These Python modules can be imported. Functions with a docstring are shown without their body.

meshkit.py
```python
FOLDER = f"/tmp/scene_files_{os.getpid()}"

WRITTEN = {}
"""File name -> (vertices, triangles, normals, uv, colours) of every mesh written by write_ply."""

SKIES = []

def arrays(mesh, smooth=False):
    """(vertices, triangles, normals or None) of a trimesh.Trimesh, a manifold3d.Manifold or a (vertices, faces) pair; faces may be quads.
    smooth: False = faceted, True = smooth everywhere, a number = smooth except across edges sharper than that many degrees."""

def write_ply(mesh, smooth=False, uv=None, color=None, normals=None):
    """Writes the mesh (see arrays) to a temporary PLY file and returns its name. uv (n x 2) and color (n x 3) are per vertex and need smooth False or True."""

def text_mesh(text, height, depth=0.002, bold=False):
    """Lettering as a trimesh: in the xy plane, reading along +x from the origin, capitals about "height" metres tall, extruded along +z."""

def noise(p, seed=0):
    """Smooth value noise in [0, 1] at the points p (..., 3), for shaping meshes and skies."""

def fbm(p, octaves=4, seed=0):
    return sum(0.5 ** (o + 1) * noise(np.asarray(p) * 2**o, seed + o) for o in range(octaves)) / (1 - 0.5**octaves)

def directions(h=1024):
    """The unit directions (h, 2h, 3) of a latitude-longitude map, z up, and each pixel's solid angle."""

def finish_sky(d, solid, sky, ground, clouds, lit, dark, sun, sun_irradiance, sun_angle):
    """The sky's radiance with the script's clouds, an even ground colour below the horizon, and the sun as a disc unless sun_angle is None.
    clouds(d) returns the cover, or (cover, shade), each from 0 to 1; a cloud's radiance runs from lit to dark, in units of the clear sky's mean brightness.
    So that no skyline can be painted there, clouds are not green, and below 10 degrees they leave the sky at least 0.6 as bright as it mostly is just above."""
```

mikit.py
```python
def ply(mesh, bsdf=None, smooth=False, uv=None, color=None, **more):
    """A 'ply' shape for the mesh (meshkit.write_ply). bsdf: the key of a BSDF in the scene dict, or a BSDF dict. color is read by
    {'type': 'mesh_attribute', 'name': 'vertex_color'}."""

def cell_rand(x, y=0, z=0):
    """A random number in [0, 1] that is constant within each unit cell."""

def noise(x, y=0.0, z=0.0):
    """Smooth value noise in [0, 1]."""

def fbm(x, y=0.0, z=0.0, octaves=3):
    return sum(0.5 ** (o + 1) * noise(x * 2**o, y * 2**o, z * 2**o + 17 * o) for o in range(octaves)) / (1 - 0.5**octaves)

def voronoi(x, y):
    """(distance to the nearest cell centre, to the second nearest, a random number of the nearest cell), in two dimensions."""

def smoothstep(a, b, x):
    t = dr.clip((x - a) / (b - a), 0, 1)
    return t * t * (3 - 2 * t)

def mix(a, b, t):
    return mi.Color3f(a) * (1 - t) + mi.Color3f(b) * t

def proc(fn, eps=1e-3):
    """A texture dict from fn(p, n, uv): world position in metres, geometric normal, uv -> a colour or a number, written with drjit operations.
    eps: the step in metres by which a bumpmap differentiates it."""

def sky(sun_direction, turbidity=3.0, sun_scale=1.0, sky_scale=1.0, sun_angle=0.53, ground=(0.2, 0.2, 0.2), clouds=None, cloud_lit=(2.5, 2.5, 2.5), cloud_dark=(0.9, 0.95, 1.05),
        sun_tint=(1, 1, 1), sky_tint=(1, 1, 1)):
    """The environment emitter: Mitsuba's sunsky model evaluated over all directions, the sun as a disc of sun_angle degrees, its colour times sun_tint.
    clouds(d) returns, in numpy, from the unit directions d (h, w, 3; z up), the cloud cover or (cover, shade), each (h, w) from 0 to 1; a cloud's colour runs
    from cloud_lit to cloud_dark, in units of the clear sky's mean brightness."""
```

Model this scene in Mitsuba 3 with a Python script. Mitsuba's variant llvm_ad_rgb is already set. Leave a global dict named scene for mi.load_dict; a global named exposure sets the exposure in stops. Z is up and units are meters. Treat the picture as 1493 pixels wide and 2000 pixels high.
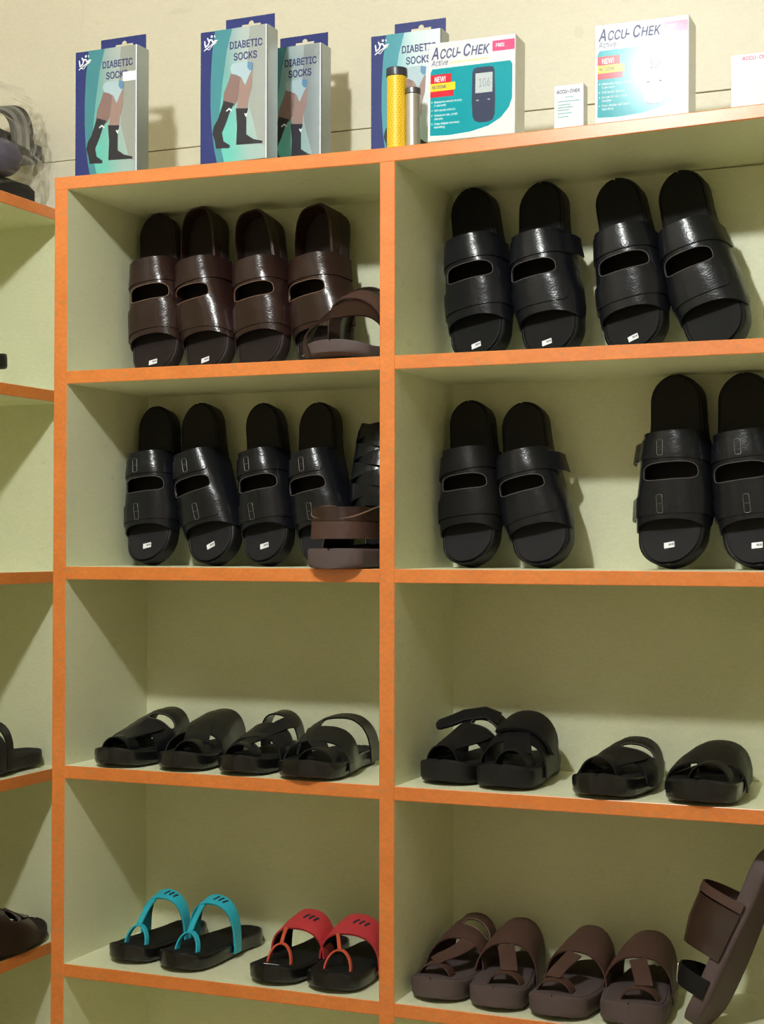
import math, random
import numpy as np, trimesh, mitsuba as mi, mikit, meshkit
import drjit as dr
from shapely.geometry import Polygon, LineString, Point, box as sbox
from shapely.ops import unary_union
from shapely import affinity

rng = np.random.default_rng(7)
scene = {'type': 'scene'}
labels = {}
T4 = mi.ScalarTransform4f

# ------------------------------------------------------------------ camera, light, exposure
CAM = np.array([1.53571, -2.26714, -0.08123])
YAW, PITCH, ROLL = -0.39191, 0.02057, 0.00121
F_PX = 3116.1
def camera():
    c, s = math.cos(YAW), math.sin(YAW)
    r = np.array([c, -s, 0]); fw = np.array([s, c, 0]); u = np.array([0, 0, 1.])
    cp, sp = math.cos(PITCH), math.sin(PITCH)
    fw2 = fw*cp + u*sp; u2 = u*cp - fw*sp
    up = u2*math.cos(ROLL) - r*math.sin(ROLL)
    return {'type': 'perspective', 'fov': math.degrees(2*math.atan(746.5/F_PX)), 'fov_axis': 'x',
            'near_clip': 0.05, 'far_clip': 50.0,
            'to_world': T4().look_at(origin=CAM.tolist(), target=(CAM+fw2).tolist(), up=up.tolist())}
scene['camera'] = camera()
exposure = 1.60
LAMP = dict(x=0.686, y=-1.56, z=1.17, radius=0.050, rgb=(330.0, 342.0, 340.0))

# ------------------------------------------------------------------ materials
def pr(key, rgb, rough=0.5, spec=0.5, metallic=0.0, clearcoat=0.0, cc_gloss=0.9, sheen=0.0, bump=None, bscale=1.0):
    col = rgb if isinstance(rgb, dict) else {'type': 'rgb', 'value': list(map(float, rgb))}
    b = {'type': 'principled', 'base_color': col, 'roughness': float(rough), 'specular': float(spec), 'metallic': float(metallic)}
    if clearcoat: b['clearcoat'] = float(clearcoat); b['clearcoat_gloss'] = float(cc_gloss)
    if sheen: b['sheen'] = float(sheen)
    if bump is not None: b = {'type': 'bumpmap', 'arbitrary': bump, 'scale': float(bscale), 'bsdf': b}
    scene[key] = {'type': 'twosided', 'bsdf': b}
    return key

def cream_fn(p, n, uv):
    g = mikit.fbm(p.x*9, p.y*9, p.z*9, 3); f = mikit.noise(p.x*260, p.y*260, p.z*260)
    spot = mikit.smoothstep(0.86, 0.93, mikit.noise(p.x*55+3, p.y*55, p.z*55))
    c = mikit.mix((0.64, 0.65, 0.445), (0.69, 0.695, 0.49), g)
    c = c * (0.965 + 0.07*f)
    return mikit.mix(c, (0.52, 0.50, 0.36), spot*0.25)
def orange_fn(p, n, uv):
    g = mikit.fbm(p.x*24, p.y*24, p.z*24, 3); f = mikit.noise(p.x*220, p.y*220, p.z*220)
    chip = mikit.smoothstep(0.80, 0.84, mikit.noise(p.x*85+11, p.y*85, p.z*120))
    c = mikit.mix((0.64, 0.175, 0.036), (0.74, 0.225, 0.050), g) * (0.94 + 0.12*f)
    return mikit.mix(c, (0.50, 0.24, 0.10), chip*0.3)
def wall_fn(p, n, uv):
    g = mikit.fbm(p.x*5, p.y*5, p.z*5, 3); f = mikit.noise(p.x*240, p.y*240, p.z*240)
    c = mikit.mix((0.635, 0.585, 0.455), (0.69, 0.64, 0.505), g) * (0.965 + 0.07*f)
    spot = mikit.smoothstep(0.86, 0.93, mikit.noise(p.x*30+7, p.y*30, p.z*30))
    return mikit.mix(c, (0.50, 0.45, 0.33), spot*0.3)
pr('cream_paint', mikit.proc(cream_fn), 0.42, 0.45)
pr('orange_paint', mikit.proc(orange_fn), 0.33, 0.8)
pr('wall_paint', mikit.proc(wall_fn), 0.45, 0.45)
pr('room_paint', (0.54, 0.49, 0.37), 0.6, 0.3)
pr('ceiling_paint', (0.60, 0.57, 0.48), 0.7, 0.2)
pr('floor_tile', (0.42, 0.36, 0.27), 0.35, 0.5)
pr('dark_gap', (0.05, 0.04, 0.03), 0.9, 0.1)
def grain(p, n, uv): return mikit.fbm(p.x*420, p.y*420, p.z*420, 2)
def crease(p, n, uv): return mikit.fbm(p.x*60, p.y*60, p.z*60, 3)*0.8 + 0.2*mikit.noise(p.x*500, p.y*500, p.z*500)
gr, cr_ = mikit.proc(grain, 4e-4), mikit.proc(crease, 8e-4)
pr('black_leather', (0.006, 0.0065, 0.0095), 0.25, 0.33, bump=cr_, bscale=0.0006)
pr('black_matte', (0.0055, 0.0052, 0.006), 0.5, 0.2, bump=cr_, bscale=0.0008)
pr('black_sole', (0.006, 0.006, 0.007), 0.5, 0.3)
pr('black_footbed', (0.005, 0.0048, 0.005), 0.7, 0.2)
pr('gloss_sole', (0.006, 0.006, 0.007), 0.2, 0.5)
pr('gray_footbed', (0.014, 0.0125, 0.0145), 0.75, 0.2)
pr('brown_leather', (0.022, 0.0095, 0.0082), 0.25, 0.38, bump=cr_, bscale=0.0007)
pr('brown_dull', (0.058, 0.028, 0.022), 0.6, 0.3, bump=cr_, bscale=0.0015)
pr('brown_sole', (0.024, 0.0155, 0.0155), 0.6, 0.3)
pr('brown_footbed', (0.015, 0.0095, 0.009), 0.7, 0.2)
pr('brown_gray_sole', (0.080, 0.057, 0.058), 0.62, 0.3)
pr('brown_gray_footbed', (0.062, 0.045, 0.045), 0.75, 0.2)
pr('tan_trim', (0.16, 0.10, 0.07), 0.6, 0.3)
pr('gray_trim', (0.07, 0.06, 0.06), 0.6, 0.3)
pr('dark_metal', (0.16, 0.16, 0.17), 0.35, 0.5, metallic=0.9)
pr('chrome', (0.75, 0.75, 0.75), 0.15, 0.5, metallic=1.0)
pr('sticker_white', (0.82, 0.82, 0.86), 0.5, 0.4)
pr('sticker_ink', (0.30, 0.30, 0.33), 0.6, 0.3)
pr('turquoise_rubber', (0.025, 0.42, 0.56), 0.45, 0.45)
pr('turquoise_lining', (0.012, 0.10, 0.12), 0.7, 0.25)
pr('red_rubber', (0.46, 0.035, 0.045), 0.5, 0.45)
pr('orange_red_rubber', (0.55, 0.085, 0.045), 0.45, 0.45)
pr('ink_black', (0.02, 0.02, 0.03), 0.5, 0.4)
pr('silver_card', (0.40, 0.445, 0.46), 0.40, 0.5, metallic=0.88)
pr('navy_print', (0.017, 0.027, 0.15), 0.42, 0.4)
pr('teal_print', (0.06, 0.25, 0.31), 0.43, 0.5, metallic=0.35)
def teal_fade(p, n, uv):
    t = mikit.smoothstep(0.15, 0.95, uv.y); s = mikit.smoothstep(0.25, 0.85, uv.x)
    return mikit.mix(mikit.mix((0.16, 0.58, 0.54), (0.14, 0.36, 0.40), t), (0.44, 0.52, 0.54), mikit.smoothstep(0.1, 1.0, 0.75*s + 0.35*t))
pr('aqua_print', mikit.proc(teal_fade), 0.43, 0.5, metallic=0.55)
pr('skin_print', (0.31, 0.205, 0.185), 0.45, 0.4)
pr('skin_shade_print', (0.225, 0.14, 0.135), 0.45, 0.4)
pr('shorts_print', (0.38, 0.50, 0.57), 0.4, 0.5)
pr('shorts_blue_print', (0.10, 0.24, 0.40), 0.4, 0.5)
pr('sock_print', (0.018, 0.018, 0.026), 0.45, 0.4)
pr('navy_ink', (0.035, 0.045, 0.14), 0.45, 0.4)
pr('white_ink', (0.82, 0.84, 0.86), 0.45, 0.4)
pr('white_card', (0.70, 0.71, 0.72), 0.22, 0.2)
pr('cyan_print', (0.012, 0.30, 0.36), 0.18, 0.12)
pr('cyan_light_print', (0.04, 0.40, 0.45), 0.18, 0.12)
pr('red_print', (0.62, 0.03, 0.05), 0.18, 0.12)
pr('pink_print', (0.72, 0.09, 0.22), 0.18, 0.12)
pr('yellow_print', (0.80, 0.62, 0.04), 0.18, 0.12)
pr('meter_print', (0.045, 0.055, 0.10), 0.18, 0.12)
pr('screen_print', (0.48, 0.54, 0.56), 0.18, 0.12)
pr('gray_ink', (0.25, 0.27, 0.30), 0.5, 0.4)
pr('yellow_wrap', (0.78, 0.50, 0.018), 0.45, 0.45)
pr('yellow_shadow_ink', (0.50, 0.28, 0.02), 0.5, 0.4)
pr('cap_plastic', (0.028, 0.028, 0.042), 0.35, 0.5)
pr('silver_wrap', (0.50, 0.47, 0.40), 0.33, 0.5, metallic=0.75)
pr('mauve_fabric', (0.075, 0.065, 0.095), 0.6, 0.3)
pr('stripe_gray', (0.13, 0.13, 0.14), 0.5, 0.4)
pr('lamp_housing', (0.8, 0.8, 0.8), 0.5, 0.4)
scene['clear_film'] = {'type': 'thindielectric', 'int_ior': 1.28, 'ext_ior': 1.0}

# ------------------------------------------------------------------ mesh helpers
used = {}
def unique(name):
    if name not in scene and name not in used: used[name] = 1; return name
    k = 1
    while f'{name}_{k:03d}' in used or f'{name}_{k:03d}' in scene: k += 1
    key = f'{name}_{k:03d}'; used[key] = 1; return key
def put(key, mesh, mat, M=None, smooth=False, label=None, uv=None, **kw):
    if isinstance(mesh, (tuple, list)):
        v, f = np.asarray(mesh[0], float), np.asarray(mesh[1], int)
        if f.shape[1] == 4: f = np.vstack([f[:, [0, 1, 2]], f[:, [0, 2, 3]]])
        mesh = trimesh.Trimesh(v, f, process=False)
    if M is not None:
        mesh = mesh.copy(); mesh.apply_transform(M)
    scene[key] = mikit.ply(mesh, mat, smooth=smooth, uv=uv, **kw)
    d = labels.setdefault(key, {})
    if label: d['label'] = label
    if not d: labels.pop(key)
    return key
def part(parent, name, mesh, mat, M=None, smooth=False, label=None, uv=None):
    return put(unique(parent + '__' + name), mesh, mat, M, smooth, label, uv)
def thing(name, label, cat, group=None):
    k = unique(name); labels[k] = {'label': label, 'category': cat}
    if group: labels[k]['group'] = group
    return k
def struct(key, mesh, mat):
    put(key, mesh, mat); labels.setdefault(key, {})['kind'] = 'structure'; return key
def bx(x0, x1, y0, y1, z0, z1):
    m = trimesh.creation.box(extents=(x1-x0, y1-y0, z1-z0)); m.apply_translation(((x0+x1)/2, (y0+y1)/2, (z0+z1)/2)); return m
def bevel_box(x0, x1, y0, y1, z0, z1, b=0.0015):
    pts = []
    for sx, sy, sz in np.ndindex(2, 2, 2):
        X, Y, Z = (x0, x1)[sx], (y0, y1)[sy], (z0, z1)[sz]
        dx, dy, dz = (b, -b)[sx], (b, -b)[sy], (b, -b)[sz]
        pts += [(X+dx, Y+dy, Z), (X+dx, Y, Z+dz), (X, Y+dy, Z+dz)]
    return trimesh.convex.convex_hull(np.array(pts))
def cat(*ms):
    out = []
    for m in ms:
        if isinstance(m, (tuple, list)):
            v, f = np.asarray(m[0], float), np.asarray(m[1], int)
            if f.shape[1] == 4: f = np.vstack([f[:, [0, 1, 2]], f[:, [0, 2, 3]]])
            m = trimesh.Trimesh(v, f, process=False)
        out.append(m)
    return trimesh.util.concatenate(out)
def loft(rings, caps=True, closed=False):
    R = np.asarray(rings, float); m, k = R.shape[:2]
    v = R.reshape(-1, 3); f = []
    for i in range(m if closed else m-1):
        a = i*k + np.arange(k); b = ((i+1) % m)*k + np.arange(k)
        a2, b2 = np.roll(a, -1), np.roll(b, -1)
        f.append(np.c_[a, a2, b2]); f.append(np.c_[a, b2, b])
    if caps and not closed:
        n = len(v); v = np.vstack([v, R[0].mean(0), R[-1].mean(0)])
        a = np.arange(k); f.append(np.c_[np.roll(a, -1), a, np.full(k, n)])
        a = (m-1)*k + a; f.append(np.c_[a, np.roll(a, -1), np.full(k, n+1)])
    t = trimesh.Trimesh(v, np.vstack(f), process=False)
    return t
def tube(pts, r, k=8, closed=False):
    P = np.asarray(pts, float); n = len(P)
    Tn = np.gradient(P, axis=0) if not closed else np.roll(P, -1, 0) - np.roll(P, 1, 0)
    Tn /= np.linalg.norm(Tn, axis=1, keepdims=True) + 1e-12
    ref = np.array([0.13, 0.21, 0.97]);
    if abs(Tn[0] @ ref) > .9: ref = np.array([1., 0, 0])
    N = ref - Tn[0]*(Tn[0] @ ref); N /= np.linalg.norm(N); rings = []
    r = np.broadcast_to(r, n)
    for i in range(n):
        N = N - Tn[i]*(Tn[i] @ N); N /= np.linalg.norm(N); B = np.cross(Tn[i], N)
        a = np.arange(k)/k*2*np.pi
        rings.append(P[i] + r[i]*(np.cos(a)[:, None]*N + np.sin(a)[:, None]*B))
    return loft(rings, closed=closed)
def ribbon(P, N, w, th):
    P, N = np.asarray(P, float), np.asarray(N, float); n = len(P)
    Tn = np.gradient(P, axis=0); Tn /= np.linalg.norm(Tn, axis=1, keepdims=True) + 1e-12
    N = N - Tn*(N*Tn).sum(1, keepdims=True); N /= np.linalg.norm(N, axis=1, keepdims=True) + 1e-12
    B = np.cross(Tn, N); w = np.broadcast_to(w, n)
    c = np.array([(-.5, -.3), (-.46, -.5), (0, -.5), (.46, -.5), (.5, -.3), (.5, .3), (.46, .5), (0, .5), (-.46, .5), (-.5, .3)])
    return loft([P[i] + c[:, :1]*w[i]*B[i] + c[:, 1:]*th*N[i] for i in range(n)])
def thicken(V, F, lift, th):
    V = np.asarray(V, float); m = trimesh.Trimesh(V, F, process=False)
    N = np.zeros_like(V); fn = np.cross(V[F[:, 1]]-V[F[:, 0]], V[F[:, 2]]-V[F[:, 0]])
    for k in range(3): np.add.at(N, F[:, k], fn)
    N /= np.linalg.norm(N, axis=1, keepdims=True) + 1e-15
    lift = np.broadcast_to(lift, len(V))[:, None]
    A, B = V + N*(lift+th), V + N*lift
    e = np.vstack([F[:, [0, 1]], F[:, [1, 2]], F[:, [2, 0]]])
    es = {(a, b) for a, b in e.tolist()}
    bd = np.array([(a, b) for a, b in e.tolist() if (b, a) not in es])
    n = len(V)
    side = np.vstack([np.c_[bd[:, 1], bd[:, 0], bd[:, 0]+n], np.c_[bd[:, 1], bd[:, 0]+n, bd[:, 1]+n]])
    return trimesh.Trimesh(np.vstack([A, B]), np.vstack([F, F[:, ::-1]+n, side]), process=False)
def grid_faces(n, m):
    i, j = np.meshgrid(np.arange(n-1), np.arange(m-1), indexing='ij'); a = (i*m + j).ravel()
    return np.vstack([np.c_[a, a+m, a+m+1], np.c_[a, a+m+1, a+1]])

# ------------------------------------------------------------------ room
ZF, ZC = -1.60, 1.30
D = 0.265                                     # cabinet depth
YW = 0.285
struct('floor', bx(-0.6, 3.0, -3.8, 0.45, ZF-0.1, ZF), 'floor_tile')
struct('ceiling', bx(-0.6, 3.0, -3.8, 0.45, ZC, ZC+0.1), 'ceiling_paint')
struct('wall_left', bx(-0.60, -0.46, -3.8, 0.45, ZF, ZC), 'room_paint')
struct('wall_right', bx(2.9, 3.0, -3.8, 0.45, ZF, ZC), 'room_paint')
struct('wall_front', bx(-0.6, 3.0, -3.8, -3.7, ZF, ZC), 'room_paint')
struct('wall_back', bx(-0.6, 3.0, YW+0.012, 0.45, ZF, ZC), 'dark_gap')
ZJ = 0.646
part('wall_back', 'panel', bevel_box(-0.46, 2.9, YW, YW+0.0125, ZF, ZJ-0.0008, 0.0006), 'wall_paint')
part('wall_back', 'panel', bevel_box(-0.46, -0.1337, YW+0.0012, YW+0.0125, ZJ+0.0010, ZC, 0.0005), 'wall_paint')
part('wall_back', 'panel', bevel_box(-0.1333, 2.9, YW+0.0005, YW+0.0125, ZJ+0.0012, ZC, 0.0006), 'wall_paint')
crk = np.array([(-0.1330, 0.672), (-0.1305, 0.664), (-0.1285, 0.656), (-0.124, 0.648)])
part('wall_back', 'crack', tube([(x, YW+0.0005, z) for x, z in crk], 0.0007, 6), 'dark_gap')

# lamp hanging under the ceiling, in front of the cabinet
k = thing('ceiling_light', 'bare round white bulb hanging from the ceiling on a short holder', 'ceiling light')
lx, ly, lz, lr = (LAMP[a] for a in ('x', 'y', 'z', 'radius'))
def turned(pts, n=32):
    m = trimesh.creation.revolve(np.array(pts), sections=n); m.apply_translation((lx, ly, 0)); return m
part(k, 'rose', turned([(0, ZC-.022), (.035, ZC-.022), (.048, ZC-.006), (.048, ZC), (0, ZC)]), 'lamp_housing', smooth=40)
part(k, 'holder', turned([(0, lz+.034), (.017, lz+.034), (.020, lz+.045), (.022, ZC-.020), (0, ZC-.020)]), 'lamp_housing', smooth=40)
c = trimesh.creation.icosphere(subdivisions=3, radius=lr); c.apply_translation((lx, ly, lz))
part(k, 'bulb', c, 'lamp_housing', smooth=True)
scene[k + '__bulb']['emitter'] = {'type': 'area', 'radiance': {'type': 'rgb', 'value': list(LAMP['rgb'])}}

# ------------------------------------------------------------------ main shoe cabinet
ZS = [0.5358, 0.2094, -0.1186, -0.4506, -0.7799, -1.108, -1.436]
TS, TV, W = 0.0206, 0.0253, 0.5942
XR = 1.215
EDGE = 0.0015
cab = thing('shoe_cabinet', 'large cream open shoe cabinet with orange painted front edges filling the picture', 'shoe cabinet')
def top_z(x): return np.interp(x, [0, .15, .315, .45, .592, .75, .95, 1.18, 1.25], [.5379, .5366, .5353, .5335, .5318, .5330, .5358, .5400, .5410])
def bow_board(x0, x1, y0, y1, n=24):
    rings = []
    for x in np.linspace(x0, x1, n):
        zt = float(top_z(x)); zb = zt - np.interp(x, [0, .6, 1.2], [.0218, .0228, .0196])
        b = 0.0012
        rings.append([(x, y0+b, zt), (x, y0, zt-b), (x, y0, zb+b), (x, y0+b, zb), (x, y1, zb), (x, y1, zt)])
    return loft(rings)
tb = part(cab, 'top_board', bow_board(0.0, XR+TV, EDGE, D+0.008), 'cream_paint')
part(tb, 'front_edge', bow_board(0.0, XR+TV, -0.0005, EDGE), 'orange_paint', label='orange painted front edge')
for i, x in enumerate((0.0, W, XR)):
    n = 'side_panel' if i != 1 else 'divider'
    sp = part(cab, n, bx(x, x+TV, EDGE, D+0.008, ZF, float(top_z(x+.012))-0.0205), 'cream_paint')
    part(sp, 'front_edge', bevel_box(x, x+TV, 0.0, EDGE+0.0005, ZF, float(top_z(x+.012))-0.0190, 0.001), 'orange_paint', label='orange painted front edge')
for z in ZS[1:]:
    for c in (0, 1):
        x0, x1 = c*W + TV, (W, XR)[c]
        sh = part(cab, 'shelf', bx(x0, x1, EDGE, D, z-TS, z), 'cream_paint')
        part(sh, 'front_edge', bevel_box(x0-0.0005, x1+0.0005, 0.0003, EDGE+0.0004, z-TS-0.0004, z+0.0003, 0.001), 'orange_paint', label='orange painted front edge')
part(cab, 'back_panel', bx(0, XR+TV, D, D+0.008, ZF, 0.5155), 'cream_paint')
part(cab, 'plinth', bx(TV, XR, 0.02, 0.035, ZF, ZS[-1]-TS), 'cream_paint')

# ------------------------------------------------------------------ side shoe cabinet along the left wall
ZL = [0.5410, 0.2030, -0.1310, -0.4940, -0.8110, -1.13, -1.45]
XL, XB = -0.150, -0.44
cab2 = thing('corner_shoe_cabinet', 'cream shelf unit with dull orange edges along the left wall, cut by the left border', 'shoe cabinet')
part(cab2, 'end_panel', bx(XB, XL-0.002, YW-0.024, YW-0.004, ZF, ZL[0]-TS), 'cream_paint')
part(cab2, 'back_panel', bx(XB-0.015, XB, -1.2, YW-0.004, ZF, ZL[0]-TS), 'cream_paint')
part(cab2, 'end_panel', bx(XB, XL-0.002, -1.2, -1.18, ZF, ZL[0]-TS), 'cream_paint')
for i, z in enumerate(ZL):
    y0, y1 = (-1.2, YW-0.004) if i == 0 else (-1.18, YW-0.024)
    sh = part(cab2, 'top_board' if i == 0 else 'shelf', bx(XB, XL-EDGE, y0, y1, z-TS, z), 'cream_paint')
    part(sh, 'front_edge', bevel_box(XL-EDGE-0.0005, XL, y0, y1, z-TS-0.0003, z+0.0003, 0.001), 'orange_paint', label='orange painted front edge')

# ------------------------------------------------------------------ sandals
def prof(t):
    t = np.clip(np.asarray(t, float), 0, 1)
    h = np.interp(t, [0, .12, .25, .36, .5, .62, .75, .88, 1], [.86, .93, .985, 1.0, .93, .83, .76, .74, .70])
    cap = np.minimum(1, np.sqrt(np.clip(1-((.15-t)/.15).clip(0, 1)**2.3, 0, 1)))*np.sqrt(np.clip(1-((t-.86)/.14).clip(0, 1)**2.4, 0, 1))
    return h*cap
class Foot:
    """Sandal frame: x across, y from toe (0) to heel (L), z up from the underside."""
    def __init__(s, L, Wd, side, th=0.028, H=((0, .02), (.2, .028), (.4, .042), (.55, .052), (.7, .058), (1, .06))):
        s.L, s.W, s.side, s.th, s.H = L, Wd, side, th, np.array(H)
    def cen(s, t):
        t = np.asarray(t, float)
        return s.side*s.W*(np.interp(t, [0, .2, .45, .7, 1], [.055, .035, -.02, -.03, .0]))
    def S(s, u, t):
        u, t = np.broadcast_arrays(np.asarray(u, float), np.asarray(t, float))
        a = np.pi*(1-np.clip(u, 0, 1)); cx, sx = np.cos(a), np.sin(a)
        hw = s.W/2*prof(t) + 0.0015
        x = s.cen(t) + hw*np.sign(cx)*np.abs(cx)**.85
        zb = s.th*.35; zt = s.th + np.interp(t, s.H[:, 0], s.H[:, 1])
        return np.stack([x, t*s.L, zb + (zt-zb)*np.clip(sx, 0, 1)**.62], -1)
    def N(s, u, t):
        e = 1e-3
        u = np.clip(u, .004, .996)
        du = s.S(u+e, t)-s.S(u-e, t); dt = s.S(u, np.asarray(t)+e)-s.S(u, np.asarray(t)-e)
        n = np.cross(du, dt); return n/(np.linalg.norm(n, axis=-1, keepdims=True)+1e-12)
    def sole(s):
        tt = (1-np.cos(np.linspace(0.02, math.pi-.02, 44)))/2; rings = []
        for t in tt:
            h, c = s.W/2*float(prof(t)), float(s.cen(t)); th = s.th*(1+.06*(t-.4)); z0 = .009*max(0, (.22-t)/.22)**2
            cs = [(-.72, 0), (-.90, .05), (-.985, .22), (-.985, .45), (-1, .6), (-1, .86), (-.975, .96), (-.93, 1), (-.9, .95), (-.45, .90), (0, .885), (.45, .90), (.9, .95), (.93, 1), (.975, .96), (1, .86), (1, .6), (.985, .45), (.985, .22), (.90, .05), (.72, 0), (0, .0)]
            rings.append([(c + a*h, t*s.L, z0 + b*th) for a, b in cs])
        return loft(rings)
    def bed(s):
        tt = (1-np.cos(np.linspace(0.12, math.pi-.12, 36)))/2; rings = []
        for t in tt:
            h, c = s.W/2*float(prof(t))*.90, float(s.cen(t)); th = s.th*(1+.06*(t-.4)); z0 = .009*max(0, (.22-t)/.22)**2
            cs = [(-1, .90), (-1, 1.0), (-.9, 1.035), (-.4, 1.0), (0, .985), (.4, 1.0), (.9, 1.035), (1, 1.0), (1, .90)]
            rings.append([(c + a*h, .004 + t*(s.L-.008), z0 + b*th) for a, b in cs])
        return loft(rings)
    def band(s, t0, t1, u0=0., u1=1., lift=.0008, th=.0024, tab_l=0, tab_r=0, rnd=0, skew=0, bow=0, nu=40, nv=7):
        u = np.linspace(u0, u1, nu); q = np.linspace(-1, 1, nv)
        w = np.ones(nu)
        if rnd: w = np.sqrt(np.clip(1-((u-(u1-rnd))/rnd).clip(0, 1)**2.5, .02, 1))
        tm = (t0+t1)/2 + skew*(u-.5) + bow*np.sin(np.pi*u)
        U, Q = np.meshgrid(u, q, indexing='ij')
        Tt = tm[:, None] + (t1-t0)/2*w[:, None]*Q
        ss = lambda z: np.clip(z, 0, 1)**2*(3-2*np.clip(z, 0, 1))
        lf = lift + tab_r*ss((U-.86)/.14) + tab_l*ss((.14-U)/.14)
        return thicken(s.S(U, Tt).reshape(-1, 3), grid_faces(nu, nv), lf.ravel(), th)
    def upper(s, t0, t1, hole=(.5, .45, .26, .055), front_bow=.05, back_bow=.0, th=.0024, N=72, K=8):
        """A leather vamp across the foot with one opening, as a ring of quads around the opening."""
        a = np.arange(N)/N*2*np.pi
        def se(a, p): c, q = np.cos(a), np.sin(a); r = (np.abs(c)**p + np.abs(q)**p)**(-1/p); return np.stack([r*c, r*q], -1)
        uc, tc, ru, rt = hole; o = se(a, 14); i = se(a, 3.2)
        inn = np.stack([uc + ru*i[:, 0], tc + rt*i[:, 1]], -1); out = np.stack([.5 + .5*o[:, 0], (t0+t1)/2 + (t1-t0)/2*o[:, 1]], -1)
        uv = np.array([inn + (out-inn)*kk for kk in np.linspace(0, 1, K)])
        U, Tt = uv[..., 0], uv[..., 1]
        f = (t1-Tt)/(t1-t0)
        Tt = Tt + np.sin(np.pi*U)*(front_bow*f**2 - back_bow*(1-f)**2)
        V = s.S(U, Tt).reshape(-1, 3); F = []
        for k_ in range(K-1):
            p, q = k_*N + np.arange(N), (k_+1)*N + np.arange(N); p2, q2 = np.roll(p, -1), np.roll(q, -1)
            F += [np.c_[p, q, q2], np.c_[p, q2, p2]]
        rim = s.S(U[0], Tt[0]) + s.N(U[0], Tt[0])*th
        return thicken(V, np.vstack(F), 0.0, th), tube(rim, .0009, 6, closed=True)
    def path(s, pts, w, th=.003, lift=.001, n=26):
        pts = np.array(pts, float); d = np.linspace(0, 1, len(pts)); q = np.linspace(0, 1, n)
        from scipy.interpolate import PchipInterpolator
        P = PchipInterpolator(d, pts)(q); u, t = P[:, 0], P[:, 1]; l = P[:, 2] if pts.shape[1] > 2 else np.full(n, lift)
        Nn = s.N(u, t); return ribbon(s.S(u, t) + Nn*l[:, None], Nn, w, th)
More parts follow.
